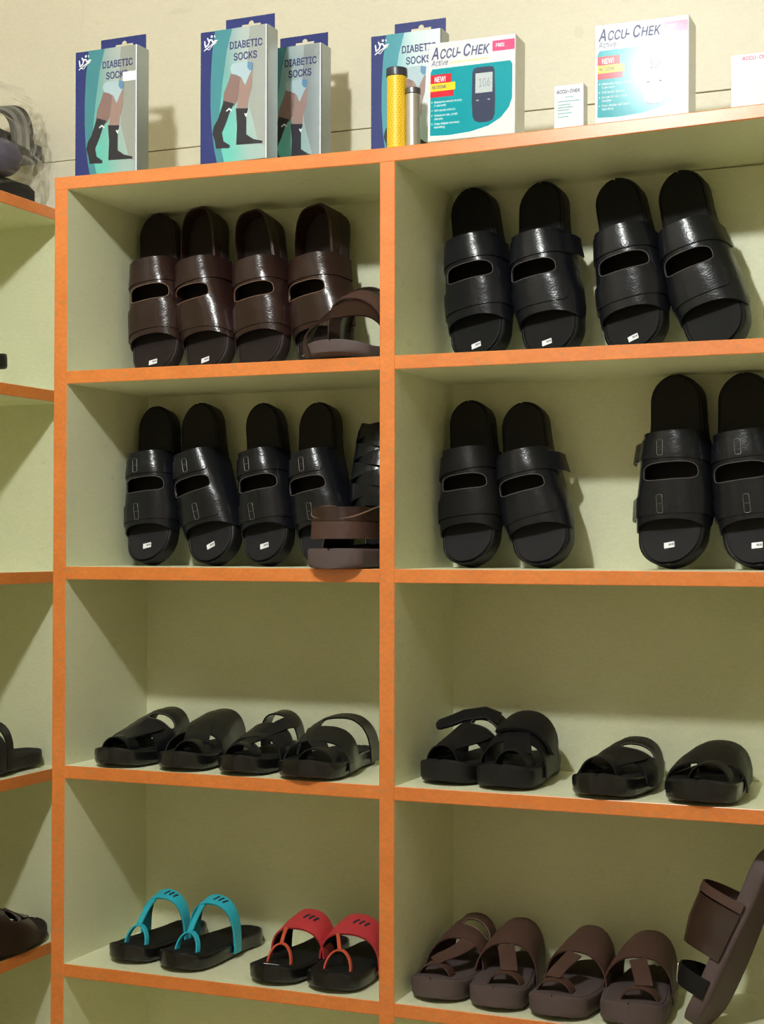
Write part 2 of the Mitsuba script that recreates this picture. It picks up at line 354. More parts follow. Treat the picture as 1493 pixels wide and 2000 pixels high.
    def loop(s, xc, t, r, h, w, th=.003, lean=.0):
        """A toe loop standing on the footbed."""
        a = np.linspace(-.25, math.pi+.25, 24); c = s.cen(t)
        P = np.stack([c + xc*s.W + r*np.cos(a)*s.side, t*s.L + lean*np.sin(a), s.th*.9 + h*np.sin(a)], -1)
        Nn = np.stack([np.cos(a)*s.side/r, 0*a, np.sin(a)/h], -1)
        return ribbon(P, Nn, w, th)
    def sticker(s, t=.1, dx=0., rot=.1, w=.017, h=.0095):
        z0 = .009*max(0, (.22-t)/.22)**2; z = s.th*(1+.06*(t-.4))*1.0 + z0 + .0008; ti = math.atan(.009*2*max(0, .22-t)/.22**2/s.L)
        b = bx(-w/2, w/2, -h/2, h/2, 0, .0006); i1 = bx(-.001, .0035, -.0012, .0022, .0004, .0009); i2 = bx(.0042, .0075, -.0014, .0022, .0004, .0009)
        R = trimesh.transformations.rotation_matrix(-ti, [1, 0, 0]) @ trimesh.transformations.rotation_matrix(rot, [0, 0, 1]); R[:3, 3] = (float(s.cen(t)) + dx, t*s.L, z)
        for m in (b, i1, i2): m.apply_transform(R)
        return b, cat(i1, i2)
    def buckle(s, u, t, wx=.011, wy=.030, r=.0011):
        P = np.array([(-1, -1), (-.6, -1.08), (.6, -1.08), (1, -1), (1.05, -.6), (1.05, .6), (1, 1), (.6, 1.08), (-.6, 1.08), (-1, 1), (-1.05, .6), (-1.05, -.6)])/2
        p0 = s.S(u, t); n = s.N(u, t); ey = np.array([0, 1, 0]) - n*n[1]; ey /= np.linalg.norm(ey); ex = np.cross(ey, n)
        Q = p0 + n*.0052 + P[:, :1]*wx*ex + P[:, 1:]*wy*ey
        pin = np.array([p0 + n*.0056 - ex*wx*.5, p0 + n*.006 + ex*wx*.5])
        return tube(Q, r, 6, closed=True), tube(pin, r*.8, 6)

def pose(origin, Y, up=(0, -1, .5), roll=0.):
    Y = np.array(Y, float); Y /= np.linalg.norm(Y); up = np.array(up, float)
    Z = up - Y*(up @ Y); Z /= np.linalg.norm(Z); X = np.cross(Y, Z)
    if roll: c, s_ = math.cos(roll), math.sin(roll); X, Z = X*c + Z*s_, Z*c - X*s_
    M = np.eye(4); M[:3, 0], M[:3, 1], M[:3, 2], M[:3, 3] = X, Y, Z, origin
    return M
def settle(ft, M, zf, yback=D-.0008):
    v = np.c_[np.array(ft.sole().vertices), np.ones(1)[0]*np.ones(len(ft.sole().vertices))] @ M.T
    M = M.copy(); M[2, 3] += zf + .0004 - v[:, 2].min(); M[1, 3] += min(0, yback - v[:, 1].max()); return M
def base(name, label, group, ft, M, sole, bed):
    k = thing(name, label, 'sandal', group)
    part(k, 'sole', ft.sole(), sole, M, 40); part(k, 'footbed', ft.bed(), bed, M, 50)
    return k
def tag_it(k, ft, M, **kw):
    b, i = ft.sticker(**kw); s = part(k, 'price_sticker', b, 'sticker_white', M, label='small white price sticker')
    part(s, 'print', i, 'sticker_ink', M)

def two_strap(label, group, M, L, Wd, side, leather, sole, bed, trim, style='plain', sticker=None, tabs=((0, 0), (0, 0)), th=.028, skew=(0, 0), hole=None, zf=0., counter=0):
    ft = Foot(L, Wd, side, th, H=((0, .014), (.2, .022), (.4, .034), (.55, .042), (.7, .046), (1, .048)))
    M = settle(ft, M, zf)
    k = base('sandal', label, group, ft, M, sole, bed)
    up, rim = ft.upper(.17, .68, hole or (.5 - .03*side, .455, .25, .05), front_bow=.055, back_bow=.02)
    u = part(k, 'upper', up, leather, M, 50); part(u, 'edge_trim', rim, trim, M, 60)
    if style == 'velcro':
        part(k, 'strap', ft.band(.27, .385, .02, .80, .0024, rnd=.1, tab_l=tabs[0][0], tab_r=tabs[0][1], skew=skew[0]) if side > 0 else
             ft.band(.27, .385, .0, .98, .0024, tab_l=tabs[0][0], tab_r=tabs[0][1], skew=skew[0]), leather, M, 50)
        part(k, 'strap', ft.band(.525, .64, .0, 1., .0024, tab_l=tabs[1][0], tab_r=tabs[1][1], skew=skew[1]), leather, M, 50)
    elif style == 'buckle':
        for i, t in enumerate((.30, .575)):
            sp = part(k, 'strap', ft.band(t-.05, t+.05, 0, .74 if side > 0 else 1., .0024, rnd=.08 if side > 0 else 0, tab_l=tabs[i][0], tab_r=tabs[i][1], skew=skew[i]), leather, M, 50)
            b, p = ft.buckle(.50 if side > 0 else .47, t, wx=.009, wy=.026 if i == 0 else .022, r=.0008)
            bk = part(k, 'buckle', b, 'dark_metal', M, 60, label='dark metal buckle frame'); part(bk, 'pin', p, 'dark_metal', M, 60)
    elif style == 'bands':
        part(k, 'strap', ft.band(.235, .375, .0, 1., .0022, tab_l=tabs[0][0], tab_r=tabs[0][1], skew=skew[0], bow=.02), leather, M, 50)
        part(k, 'strap', ft.band(.52, .655, .0, 1., .0022, tab_l=tabs[1][0], tab_r=tabs[1][1], skew=skew[1]), leather, M, 50)
    if counter:
        a_ = np.linspace(0, 1, 46); tt_ = .60 + .40*np.sin(np.pi*a_)**.55; hw_ = ft.W/2*prof(np.minimum(tt_, .985)); cx_ = np.cos(np.pi*(1-a_))
        xx_ = ft.cen(tt_) + hw_*np.where(tt_ < .97, np.sign(cx_), cx_*1.0)
        xx_ = ft.cen(tt_) + (ft.W/2*.76)*np.sign(cx_)*np.abs(cx_)**.55
        hh_ = .012 + counter*np.sin(np.pi*a_)**.5
        rings_ = [[(x_, t_*L-.001, th*.5), (x_, t_*L-.001, th+h_), (x_-.10*x_, t_*L-.005, th+h_+.001), (x_-.10*x_, t_*L-.005, th*.5)] for x_, t_, h_ in zip(xx_, tt_, hh_)]
        part(k, 'heel_counter', loft(rings_), leather, M, 50)
    if sticker is not None: tag_it(k, ft, M, **sticker)
    return k
def lean(xa, xh, zh, zf, yt=.185, yh=.250):
    v = np.array([xh-xa, yh-yt, zh-zf]); return (xa, yt, zf+.001), v, float(np.linalg.norm(v))
# ---- first shelf, left compartment: brown
G1 = 'brown two strap sandals on the top left shelf'
spec = [
 (.110, .069, .508, -1, 'bands', ((.006, 0), (.009, 0)), dict(t=.078, rot=.05), (0, 0), 'dark brown two strap sandal leaning upright, nearest the left panel of the top left shelf'),
 (.208, .171, .505, 1, 'bands', ((0, .002), (0, .002)), dict(t=.078, rot=.1), (-.05, .03), 'dark brown two strap sandal, second from the left on the top left shelf'),
 (.319, .278, .488, -1, 'bands', ((0, 0), (0, 0)), None, (0, 0), 'glossy dark brown sandal, third from the left on the top left shelf, no price sticker'),
 (.425, .408, .490, 1, 'bands', ((0, 0), (0, 0)), None, (0, 0), 'dark brown sandal half hidden by the strappy sandal on the top left shelf')]
for i, (xa, xh, zh, sd, st, tb_, stk, sk, lb) in enumerate(spec):
    o, v, L = lean(xa, xh, zh, ZS[1])
    two_strap(lb, G1, pose(o, v, roll=(.12, .22, .20, .34)[i]), L, (.101, .101, .103, .116)[i], sd, 'brown_leather', 'brown_sole', 'brown_footbed', 'tan_trim', st, stk, tb_, .030, sk, zf=ZS[1], counter=(0, .012, .016, .018)[i])
# ---- first shelf, right compartment: black velcro
G2 = 'black two strap sandals on the top right shelf'
spec = [
 (.716, .672, .500, -1, 'velcro', ((.004, 0), (.007, 0)), dict(t=.078, rot=.15), 'black leather sandal leaning upright, leftmost on the top right shelf'),
 (.827, .794, .502, 1, 'velcro', ((0, 0), (0, .009)), dict(t=.078, rot=.15, dx=-.004), 'black leather sandal with strap end sticking out right, second on the top right shelf'),
 (.972, .916, .494, -1, 'velcro', ((.003, 0), (.002, 0)), dict(t=.078, rot=.2), 'black leather sandal, third from the left on the top right shelf'),
 (1.093, 1.018, .500, 1, 'velcro', ((0, 0), (0, 0)), None, 'tilted black leather sandal, rightmost on the top right shelf, without sticker')]
for i, (xa, xh, zh, sd, st, tb_, stk, lb) in enumerate(spec):
    o, v, L = lean(xa, xh, zh, ZS[1])
    two_strap(lb, G2, pose(o, v, roll=(.24, .22, .22, .26)[i]), L, .107, sd, 'black_leather', 'black_sole', 'black_footbed', 'gray_trim', st, stk, tb_, .037, ((0, 0), (0, .02), (0, 0), (.03, 0))[i], zf=ZS[1])
# ---- second shelf, left: black with buckles
G3 = 'black buckle sandals on the second left shelf'
spec = [
 (.100, .072, .160, -1, ((.008, 0), (.003, 0)), dict(t=.105, rot=.1), 'black buckled sandal leaning upright nearest the left panel, second left shelf'),
 (.224, .160, .164, 1, ((0, .006), (0, 0)), dict(t=.105, rot=.2), 'black buckled sandal, second from the left on the second left shelf'),
 (.332, .284, .158, -1, ((0, 0), (0, 0)), dict(t=.105, rot=.1), 'black buckled sandal, third from the left on the second left shelf'),
 (.433, .392, .158, 1, ((0, 0), (0, 0)), None, 'black buckled sandal half hidden behind the brown sandal on the second left shelf')]
for i, (xa, xh, zh, sd, tb_, stk, lb) in enumerate(spec):
    o, v, L = lean(xa, xh, zh, ZS[2])
    two_strap(lb, G3, pose(o, v, roll=(.14, .24, .18, .22)[i]), L, (.099, .107, .095, .100)[i], sd, 'black_leather', 'black_sole', 'gray_footbed', 'gray_trim', 'buckle', stk, tb_, .033, zf=ZS[2])
# ---- second shelf, right
G4 = 'black sandals on the second right shelf'
spec = [
 (.695, .668, .150, -1, 'velcro', ((.003, 0), (0, 0)), None, .101, 'black_matte', 'plain matte black sandal, leftmost on the second right shelf'),
 (.811, .758, .145, 1, 'velcro', ((0, 0), (0, .010)), None, .104, 'black_leather', 'black sandal with strap end jutting right, second on the second right shelf'),
 (1.022, 1.012, .180, -1, 'buckle', ((.008, 0), (.019, 0)), dict(t=.105, rot=.12), .114, 'black_leather', 'tall black buckled sandal with a strap tab jutting left, second right shelf'),
 (1.145, 1.116, .180, 1, 'buckle', ((0, 0), (0, 0)), dict(t=.105, rot=-.02), .112, 'black_leather', 'tall black buckled sandal cut by the right border, second right shelf')]
for i, (xa, xh, zh, sd, st, tb_, stk, wd, lt, lb) in enumerate(spec):
    o, v, L = lean(xa, xh, zh, ZS[2])
    two_strap(lb, G4, pose(o, v, roll=(.18, .16, .18, .14)[i]), L, wd, sd, lt, 'black_sole', 'gray_footbed', 'gray_trim', st, stk, tb_, .034, ((0, .05), (.03, 0), (0, -.03), (0, 0))[i], zf=ZS[2])

# ---- flat sandals
def flat(x, y, z, yaw=0., pitch=0.):
    return pose((x, y, z+.0005), (math.sin(yaw), math.cos(yaw), math.sin(pitch)), up=(0, 0, 1))
def ring_sandal(label, group, M, L, Wd, side, leather, sole, bed, trim, style, th=.026, hs=1.0, ring_h=.024, t0=.24, cw=.042, lw=.034):
    H = tuple((a, b*hs) for a, b in ((0, .014), (.2, .022), (.35, .036), (.5, .052), (.65, .062), (.8, .064), (1, .062)))
    ft = Foot(L, Wd, side, th, H); k = base('sandal', label, group, ft, M, sole, bed)
    if style == 'panel':
        up, rim = ft.upper(t0, t0+.52 if t0 < .3 else .80, (.5-.14*side, .50 if t0 < .3 else .60, .17, .055), front_bow=.07, back_bow=-.02)
        u = part(k, 'upper', up, leather, M, 50); part(u, 'edge_trim', rim, trim, M, 60)
        part(k, 'connecting_strap', ft.path([(.5-.12*side, .42, .002), (.5-.05*side, .30, .002), (.5+.08*side, .20, -.001)], cw), leather, M, 50)
    elif style == 'closed':
        m = ft.band(t0+.06, .76 if t0 < .3 else .82, 0, 1, .0005, nv=14, bow=.02, skew=.06*side); part(k, 'upper', m, leather, M, 50)
        part(k, 'connecting_strap', ft.path([(.5, .42, .002), (.5+.04*side, .30, .002), (.5+.08*side, .20, -.001)], cw), leather, M, 50)
    elif style == 'loop':
        part(k, 'strap', ft.band(.26, .46, 0, 1, .0, bow=.04), leather, M, 50)
        part(k, 'strap', ft.band(.62, .77, 0, 1, .004, skew=.22*side), leather, M, 50)
        part(k, 'connecting_strap', ft.path([(.5-.2*side, .62, .004), (.5-.1*side, .44, .002), (.5+.05*side, .22, -.001)], .026), leather, M, 50)
    lp = part(k, 'toe_loop', ft.loop(.10*side, .20, Wd*.27, ring_h, lw), leather, M, 50)
    return k
G5 = 'black toe loop sandals on the third left shelf'
for x, y, sd, st, yw, wd, lb in [
 (.118, -.004, -1, 'panel', -.02, .096, 'black toe loop sandal lying flat, leftmost on the third left shelf'),
 (.230, -.002, 1, 'closed', -.04, .096, 'black toe loop sandal with broad instep leather, second on the third left shelf'),
 (.352, -.006, -1, 'loop', -.06, .092, 'black toe loop sandal with an open instep strap, third on the third left shelf'),
 (.462, -.016, 1, 'loop', -.01, .112, 'black toe loop sandal with a high open strap, rightmost on the third left shelf')]:
    ring_sandal(lb, G5, flat(x, y, ZS[3], yw), .262, wd, sd, 'black_leather', 'gloss_sole', 'black_footbed', 'gray_trim', st, hs=.86)
G6 = 'black sandals lying on the third right shelf'
for x, y, sd, st, yw, wd, th, lb in [
 (.685, .030, -1, 'panel', .10, .098, .032, 'black sandal with a raised strap end on its left, leftmost on the third right shelf'),
 (.778, .014, 1, 'closed', .03, .100, .032, 'black broad strap sandal, second from the left on the third right shelf'),
 (.945, -.010, -1, 'panel', .02, .104, .030, 'black low sandal, third from the left on the third right shelf'),
 (1.078, -.012, 1, 'closed', .03, .112, .030, 'black broad low sandal, rightmost on the third right shelf')]:
    k = ring_sandal(lb, G6, flat(x, y, ZS[3], yw), .262 if x > .8 else .232, wd, sd, 'black_matte', 'black_sole' if x < .8 else 'gloss_sole', 'black_footbed', 'gray_trim', st, th, 1.0 if x < .8 else .60, .03)
    if x < .7:
        M = flat(x, y, ZS[3], yw)
        P_ = [(.34*.09, .150, .090), (.1*.09, .142, .099), (-.25*.09, .132, .094), (-.48*.09, .124, .085), (-.66*.09, .118, .079), (-.72*.09, .117, .076)]
        part(k, 'loose_strap', ribbon(P_, [(.1, -.5, 1), (0, -.6, 1), (-.3, -.8, 1), (-.3, -.8, 1), (-.2, -.8, 1), (-.2, -.8, 1)], np.array([.030, .030, .028, .026, .022, .012]), .006), 'black_matte', M, 50)
    elif x < .8:
        ftq = Foot(.232, wd, sd, th, ((0, .014), (.2, .022), (.35, .036), (.5, .052), (.65, .062), (.8, .064), (1, .062)))
        part(k, 'loose_strap', ftq.band(.42, .70, .32, .93, .006, th=.005, rnd=.12), 'black_matte', flat(x, y, ZS[3], yw), 50)

# ---- turquoise and red pairs
def sport(label, group, M, L, Wd, side, c1, c2, lining, wide, th=.026):
    H = ((0, .012), (.2, .022), (.35, .038), (.5, .062 if not wide else .056), (.65, .076 if not wide else .066), (.8, .076), (1, .06))
    ft = Foot(L, Wd, side, th, H); k = base('sandal', label, group, ft, M, 'gloss_sole', 'black_footbed')
    t0, t1 = (.50, .60) if not wide else (.40, .61)
    b = part(k, 'instep_strap', ft.band(t0, t1, 0, 1, .001, th=.0028, bow=-.01), c1, M, 50)
    part(b, 'lining', ft.band(t0+.006, t1-.006, .02, .98, -.0012, th=.0016, bow=-.01), lining, M, 50)
    # three slanting printed marks on the strap
    for q in range(3):
        uu = .50 + .055*q; tm = (t0+t1)/2
        part(b, 'printed_mark', ft.path([(uu, tm-.022, .0042), (uu+.012, tm, .0042), (uu+.03, tm+.02, .0042)], .0036 if wide else .003, .0008, n=8), 'ink_black', M, 50, label='short black printed stroke' if q == 0 else None)
    p0_, p1_ = ft.S(.36, t0+.03), np.array([float(ft.cen(.185)), .185*L+.008, th*.9+.0325]); q_ = np.linspace(0, 1, 14)[:, None]
    part(k, 'diagonal_strap', ribbon(p0_ + (p1_-p0_)*q_ + np.array([0, 0, .004])*np.sin(np.pi*q_), np.tile([0, -.55, .83], (14, 1)), .010 if not wide else .006, .0032), c2, M, 50)
    part(k, 'toe_loop', ft.loop(.0, .185, Wd*.23, .032, .010 if not wide else .006, .003, lean=.01), c2, M, 50)
    return k
G7, G8 = 'turquoise strapped sandals on the fourth left shelf', 'red strapped sandals on the fourth left shelf'
sport('black soled turquoise toe loop sandal nearest the left panel', G7, flat(.122, .030, ZS[4], .05), .232, .088, -1, 'turquoise_rubber', 'turquoise_rubber', 'turquoise_lining', False)
sport('black soled turquoise toe loop sandal beside the red pair', G7, flat(.214, .020, ZS[4], .14), .242, .094, 1, 'turquoise_rubber', 'turquoise_rubber', 'turquoise_lining', False)
k = sport('black soled red toe loop sandal next to the turquoise pair', G8, flat(.400, .006, ZS[4], .05), .25, .092, -1, 'red_rubber', 'orange_red_rubber', 'black_matte', True)
ftx = Foot(.25, .092, -1, .026); b_, i_ = ftx.sticker(t=.09, rot=0., w=.026, h=.006); part(k, 'price_sticker', b_, 'sticker_white', flat(.400, .006, ZS[4], .05), label='white sticker')
sport('black soled red toe loop sandal touching the orange divider', G8, flat(.498, .004, ZS[4], .02), .25, .100, 1, 'red_rubber', 'orange_red_rubber', 'black_matte', True)
# ---- brown pairs, bottom right
G9 = 'brown toe loop sandals on the fourth right shelf'
for x, y, sd, st, yw, wd, lb in [
 (.677, .018, -1, 'panel', .0, .094, 'dusty brown sandal with open upper, leftmost on the fourth right shelf'),
 (.770, .008, 1, 'closed', -.06, .094, 'dusty brown closed upper sandal, second from the left on the fourth right shelf'),
 (.874, .000, -1, 'closed', .0, .098, 'dusty brown broad arched strap sandal, third from the left on the fourth right shelf'),
 (.976, .004, 1, 'closed', -.03, .102, 'dusty brown sandal, last of four lying flat on the fourth right shelf')]:
    ring_sandal(lb, G9, flat(x, y, ZS[4], yw), .243, wd, sd, 'brown_dull', 'brown_gray_sole', 'brown_gray_footbed', 'tan_trim', st, .032, .98, .022, t0=.36, cw=.026, lw=.024)
# ---- brown sandal standing on its toe against the right border
ft = Foot(.275, .088, 1, .026, ((0, .02), (.3, .05), (.5, .064), (.8, .066), (1, .07)))
M = settle(ft, pose((1.088, .055, ZS[4]+.004), (.40, .10, 1), up=(-1, .30, .2)), ZS[4])
k = base('sandal', 'brown sandal standing on its toe with sole to the right border, bottom right shelf', None, ft, M, 'brown_gray_sole', 'brown_footbed')
part(k, 'strap', ft.band(.38, .64, 0, 1, .001, nv=10), 'brown_leather', M, 50)
part(k, 'strap', ft.band(.65, .70, 0, 1, .002), 'brown_dull', M, 50)
part(k, 'toe_strap', ft.band(.17, .27, 0, 1, .000), 'black_matte', M, 50)
b_, p_ = ft.buckle(.55, .21, wx=.012, wy=.024, r=.002); part(k, 'buckle', b_, 'chrome', M, 60, label='shiny metal buckle')

# ---- brown strappy sandal lying by the divider on the top left shelf
ft = Foot(.165, .122, -1, .020, ((0, .03), (.2, .045), (.5, .085), (.7, .098), (1, .09)))
M = flat(.522, -.013, ZS[1], .03)
k = base('sandal', 'brown strappy sandal lying flat by the divider, top left shelf', None, ft, M, 'brown_gray_sole', 'brown_footbed')
part(k, 'strap', ft.band(.20, .46, 0, 1, .0, skew=.34), 'brown_leather', M, 50)
part(k, 'strap', ft.band(.44, .62, 0, 1, .004, skew=-.30), 'brown_dull', M, 50)
part(k, 'strap', ft.band(.66, .95, 0, 1, .006, skew=.06, nv=9), 'brown_leather', M, 50)
# ---- brown sandal, heel to the front, with a braided black vamp raised behind it
ft = Foot(.200, .128, 1, .030, ((0, .02), (.3, .035), (.6, .045), (1, .055)))
M = flat(.521, .172, ZS[2], math.pi)
k = base('sandal', 'dusty brown sandal turned heel to the front on the second left shelf', None, ft, M, 'brown_gray_sole', 'brown_footbed')
a_ = np.linspace(-.06, 1.06, 60); cx_ = np.cos(np.pi*(1-a_)); sy_ = np.sin(np.pi*a_)
hx_, hy_ = .052*np.sign(cx_)*np.abs(cx_)**.7, .095 + .100*np.sign(sy_)*np.abs(sy_)**.6
def wall_(z0, z1, inset, th_=.005):
    return loft([[(x_, y_, z0), (x_*(1-inset), y_-inset*.06*s_, z1), (x_*(1-inset)*(1-th_/.055), y_-inset*.06*s_-th_*s_, z1), (x_*(1-th_/.055), y_-th_*s_, z0)] for x_, y_, s_ in zip(hx_, hy_, np.clip(sy_, 0, 1))])
hs_ = part(k, 'heel_strap', wall_(.046, .076, .02), 'brown_dull', M, 50)
part(hs_, 'edge_trim', tube(np.c_[hx_*.985, hy_-.002, np.full(60, .077)+.022*np.clip(1-sy_, 0, 1)], .0016, 6), 'tan_trim', M, 60)
part(k, 'heel_strap', wall_(.074, .096, .05), 'brown_leather', M, 50)
part(k, 'strap', ft.band(.10, .46, 0, 1, .0, nv=9), 'brown_dull', M, 50)
# ---- braided black sandal behind it
ft = Foot(.238, .100, 1, .026, ((0, .02), (.3, .04), (.6, .055), (1, .055)))
o, v, L = lean(.538, .534, .112, ZS[2], yt=.190, yh=.250)
M = settle(ft, pose(o, v, up=(-.35, -1, .5)), ZS[2])
k = base('sandal', 'black sandal with a braided leather upper against the orange divider, second left shelf', None, ft, M, 'black_sole', 'black_footbed')
for q in range(8):
    t = .42 + .07*q
    for d in (-1, 1):
        part(k, 'braid_strand', ft.path([(.5-d*.46, t-.06, .002), (.5-d*.2, t-.025, .0075 if (q % 2)*2-1 == d else .001), (.5, t, .004), (.5+d*.2, t+.025, .0075 if (q % 2)*2-1 == -d else .001), (.5+d*.46, t+.06, .002)], .020, .005), 'black_leather', M, 50)

# ---- sandals in the side cabinet
G10 = 'black thong sandals on the side shelf'
def thong(label, M, L, Wd, side, mat, sole, bed, group=None):
    ft = Foot(L, Wd, side, .026, ((0, .012), (.2, .03), (.4, .05), (.6, .06), (1, .06))); k = base('sandal', label, group, ft, M, sole, bed)
    part(k, 'strap', ft.band(.30, .42, 0, 1, .001, skew=.1), mat, M, 50)
    part(k, 'strap', ft.band(.50, .58, 0, 1, .002, skew=-.12), mat, M, 50)
    part(k, 'toe_loop', ft.loop(.14*side, .19, Wd*.2, .026, .010), mat, M, 50)
    return k
def along(x, y, z, yaw): return pose((x, y, z+.0005), (math.cos(yaw), math.sin(yaw), 0), up=(0, 0, 1))
thong('black sandal heel poking out of the second side shelf at the left border', pose((-.210, -.122, ZL[1]+.002), (.02, 1, .12), up=(0, 0, 1)), .26, .085, 1, 'black_leather', 'black_sole', 'black_footbed')
thong('black thong strap sandal on the fourth side shelf, heel in the corner', pose((-.212, -.010, ZL[3]+.0005), (.02, 1, .02), up=(0, 0, 1)), .26, .09, 1, 'black_leather', 'black_sole', 'black_footbed')
ring_sandal('dark brown sandal on the fifth side shelf, cut by the left border', None, pose((-.200, .250, ZL[4]+.0005), (.04, -1, 0), up=(0, 0, 1)), .27, .098, 1, 'brown_leather', 'brown_sole', 'brown_footbed', 'gray_trim', 'panel')

# ------------------------------------------------------------------ bagged slipper on top of the side cabinet
zt = ZL[0]
ft = Foot(.19, .115, 1, .028, ((0, .03), (.3, .045), (.5, .06), (.7, .07), (1, .07)))
M = pose((-.243, .085, zt+.095), (0, 1, .03), up=(0, 0, 1))
k = thing('slipper', 'dark slipper with grey and black striped straps inside the clear bag', 'slipper')
part(k, 'sole', ft.sole(), 'black_sole', M, 40); part(k, 'footbed', ft.bed(), 'black_footbed', M, 50)
for q, m in enumerate(('black_matte', 'stripe_gray', 'black_leather', 'stripe_gray', 'black_matte')):
    part(k, 'strap_stripe', ft.band(.22+.10*q, .32+.10*q, 0, 1, .001), m, M, 50, label='grey stripe' if m == 'stripe_gray' else None)

def bag_mesh(cx, cy, cz, rx, ry, rz, seed, n=5, amp=.22):
    m = trimesh.creation.icosphere(subdivisions=n); v = np.array(m.vertices)
    f = meshkit.fbm(v*2.1+seed, 4, seed); r1 = 1-np.abs(2*meshkit.noise(v*3.3+seed*3, seed+5)-1)
    r2 = 1-np.abs(2*meshkit.noise(v*8.3+seed*3, seed+9)-1)
    r = 1 + amp*(f-.5)*1.6 - .10*r1**4 - .035*r2**3
    p = np.sign(v)*np.abs(v)**.75*r[:, None]
    p = p*[rx, ry, rz] + [cx, cy, cz]
    m.vertices = p
    return m
b = bag_mesh(-.275, .150, zt+.118, .112, .150, .122, 3)
vv = np.array(b.vertices); vv[:, 2] = np.maximum(vv[:, 2], zt+.001); vv[:, 1] = np.minimum(vv[:, 1], YW-.001); b.vertices = vv
k = thing('plastic_bag', 'crumpled clear plastic bag around the striped slipper at the left border', 'bag')
put(k, b, 'clear_film', smooth=True)
labels[k] = {'label': 'crumpled clear plastic bag around the striped slipper at the left border', 'category': 'bag'}
# mauve soft shoe in front of the striped one, same bag
m = trimesh.creation.icosphere(subdivisions=4); v = np.array(m.vertices)
v = v*[.045, .050, .036]*(1 + .12*(meshkit.fbm(v*2+5, 3, 2)-.5)[:, None]); v[:, 2] = np.maximum(v[:, 2], -.030); m.vertices = v + [-.205, .115, zt+.076]
k = thing('slipper', 'mauve grey padded slipper low in the clear bag at the left border', 'slipper')
part(k, 'upper', m, 'mauve_fabric', None, 60)
part(k, 'sole', bevel_box(-.290, -.192, .02, .23, zt+.002, zt+.046, .012), 'black_matte')

# ------------------------------------------------------------------ boxes on the top board
def flatp(poly, layer, M, t=.00025):
    ms = []
    for g in getattr(poly, 'geoms', [poly]):
        if g.is_empty or g.area < 1e-9: continue
        e = trimesh.creation.extrude_polygon(g, t, engine='earcut'); ms.append(e)
    m = trimesh.util.concatenate(ms); v = np.array(m.vertices)
    m = trimesh.Trimesh(np.stack([v[:, 0], -layer*t - v[:, 2], v[:, 1]], -1), np.array(m.faces), process=False)
    m.apply_transform(M); return m
def text_at(txt, h, x, z, layer, M, bold=False, shear=0., width=None, t=.00025):
    m = meshkit.text_mesh(txt, h, t, bold); v = np.array(m.vertices)
    w0 = v[:, 0].max()
    if width: v[:, 0] *= width/w0
    v[:, 0] += shear*v[:, 1]
    m = trimesh.Trimesh(np.stack([x + v[:, 0], -layer*t - v[:, 2], z + v[:, 1]], -1), np.array(m.faces), process=False)
    m.apply_transform(M); return m
def place(x, y, z, yaw=0., s=1., tilt=0.):
    M = np.eye(4); c, sn = math.cos(yaw), math.sin(yaw)
    M[:3, :3] = np.array([[c, -sn, 0], [sn, c, 0], [0, 0, 1]])*s; M[:3, 3] = (x, y, z); return M @ trimesh.transformations.rotation_matrix(-tilt, [1, 0, 0])

SW, SH, SD = .122, .2155, .036
def cp(pts):      # photo-crop coordinates of the box face -> metres on the face
    o = []
    for x, y in pts:
        u = (x-42)/410.; zb = 988-28*u; ztp = 185-33*u
        o.append((u*SW, (zb-y)/(zb-ztp)*SH))
    return o
FACE = sbox(0, 0, SW-.0036, SH)
def P(pts, sm=0.): 
    g = Polygon(cp(pts)).buffer(0)
    if sm: g = g.buffer(sm).buffer(-2*sm).buffer(sm)
    return g.intersection(FACE)
NAVY = P([(42, 185), (132, 180), (112, 330), (104, 500), (104, 640), (112, 780), (128, 900), (148, 990), (42, 1000)])
TEAL = P([(132, 150), (240, 160), (205, 300), (180, 480), (160, 680), (160, 850), (195, 1000), (148, 1000), (128, 900), (112, 780), (104, 640), (104, 500), (112, 330)])
AQUA = FACE.difference(NAVY).difference(TEAL).intersection(P([(42, 140), (345, 140), (330, 400), (345, 650), (400, 870), (452, 890), (452, 1000), (42, 1000)]))
LEG_L = P([(232, 440), (312, 460), (318, 520), (290, 580), (252, 640), (180, 625), (188, 560), (212, 500)], .001)
LEG_R = P([(290, 470), (362, 430), (358, 530), (340, 600), (334, 670), (264, 670), (276, 600), (284, 540)], .001)
SOCK_L = P([(188, 606), (252, 626), (228, 665), (202, 740), (176, 800), (186, 850), (226, 878), (222, 893), (140, 893), (133, 850), (117, 800), (126, 760), (152, 715)], .0006)
SOCK_R = P([(262, 655), (337, 658), (326, 700), (326, 815), (370, 845), (425, 858), (420, 871), (265, 875), (270, 760)], .0006)
SHORTS = P([(226, 410), (240, 384), (330, 374), (362, 382), (360, 425), (345, 455), (318, 520), (296, 470), (262, 452), (236, 446)], .001)
SHORTB = P([(334, 376), (364, 382), (362, 425), (346, 432), (332, 410)], .0005)
lg = [Point(cp([(112, 212)])[0]).buffer(.0021), LineString(cp([(68, 240), (72, 275), (90, 262), (100, 232), (112, 232), (118, 246), (138, 238)])).buffer(.0012),
      LineString(cp([(86, 222), (94, 240)])).buffer(.0012), LineString(cp([(128, 208), (132, 216)])).buffer(.0009), LineString(cp([(66, 296), (100, 270), (146, 236)])).buffer(.0009), LineString(cp([(76, 284), (96, 292), (120, 262), (142, 250)])).buffer(.0006)]
LOGO = unary_union(lg)
LOGO_M1 = unary_union([LineString(cp([(206, 668), (222, 655), (236, 668)])).buffer(.0011), LineString(cp([(318, 690), (326, 706), (330, 690)])).buffer(.0010)])
tab_face = sbox(.027, SH-.02, .1165, SH+.0280)
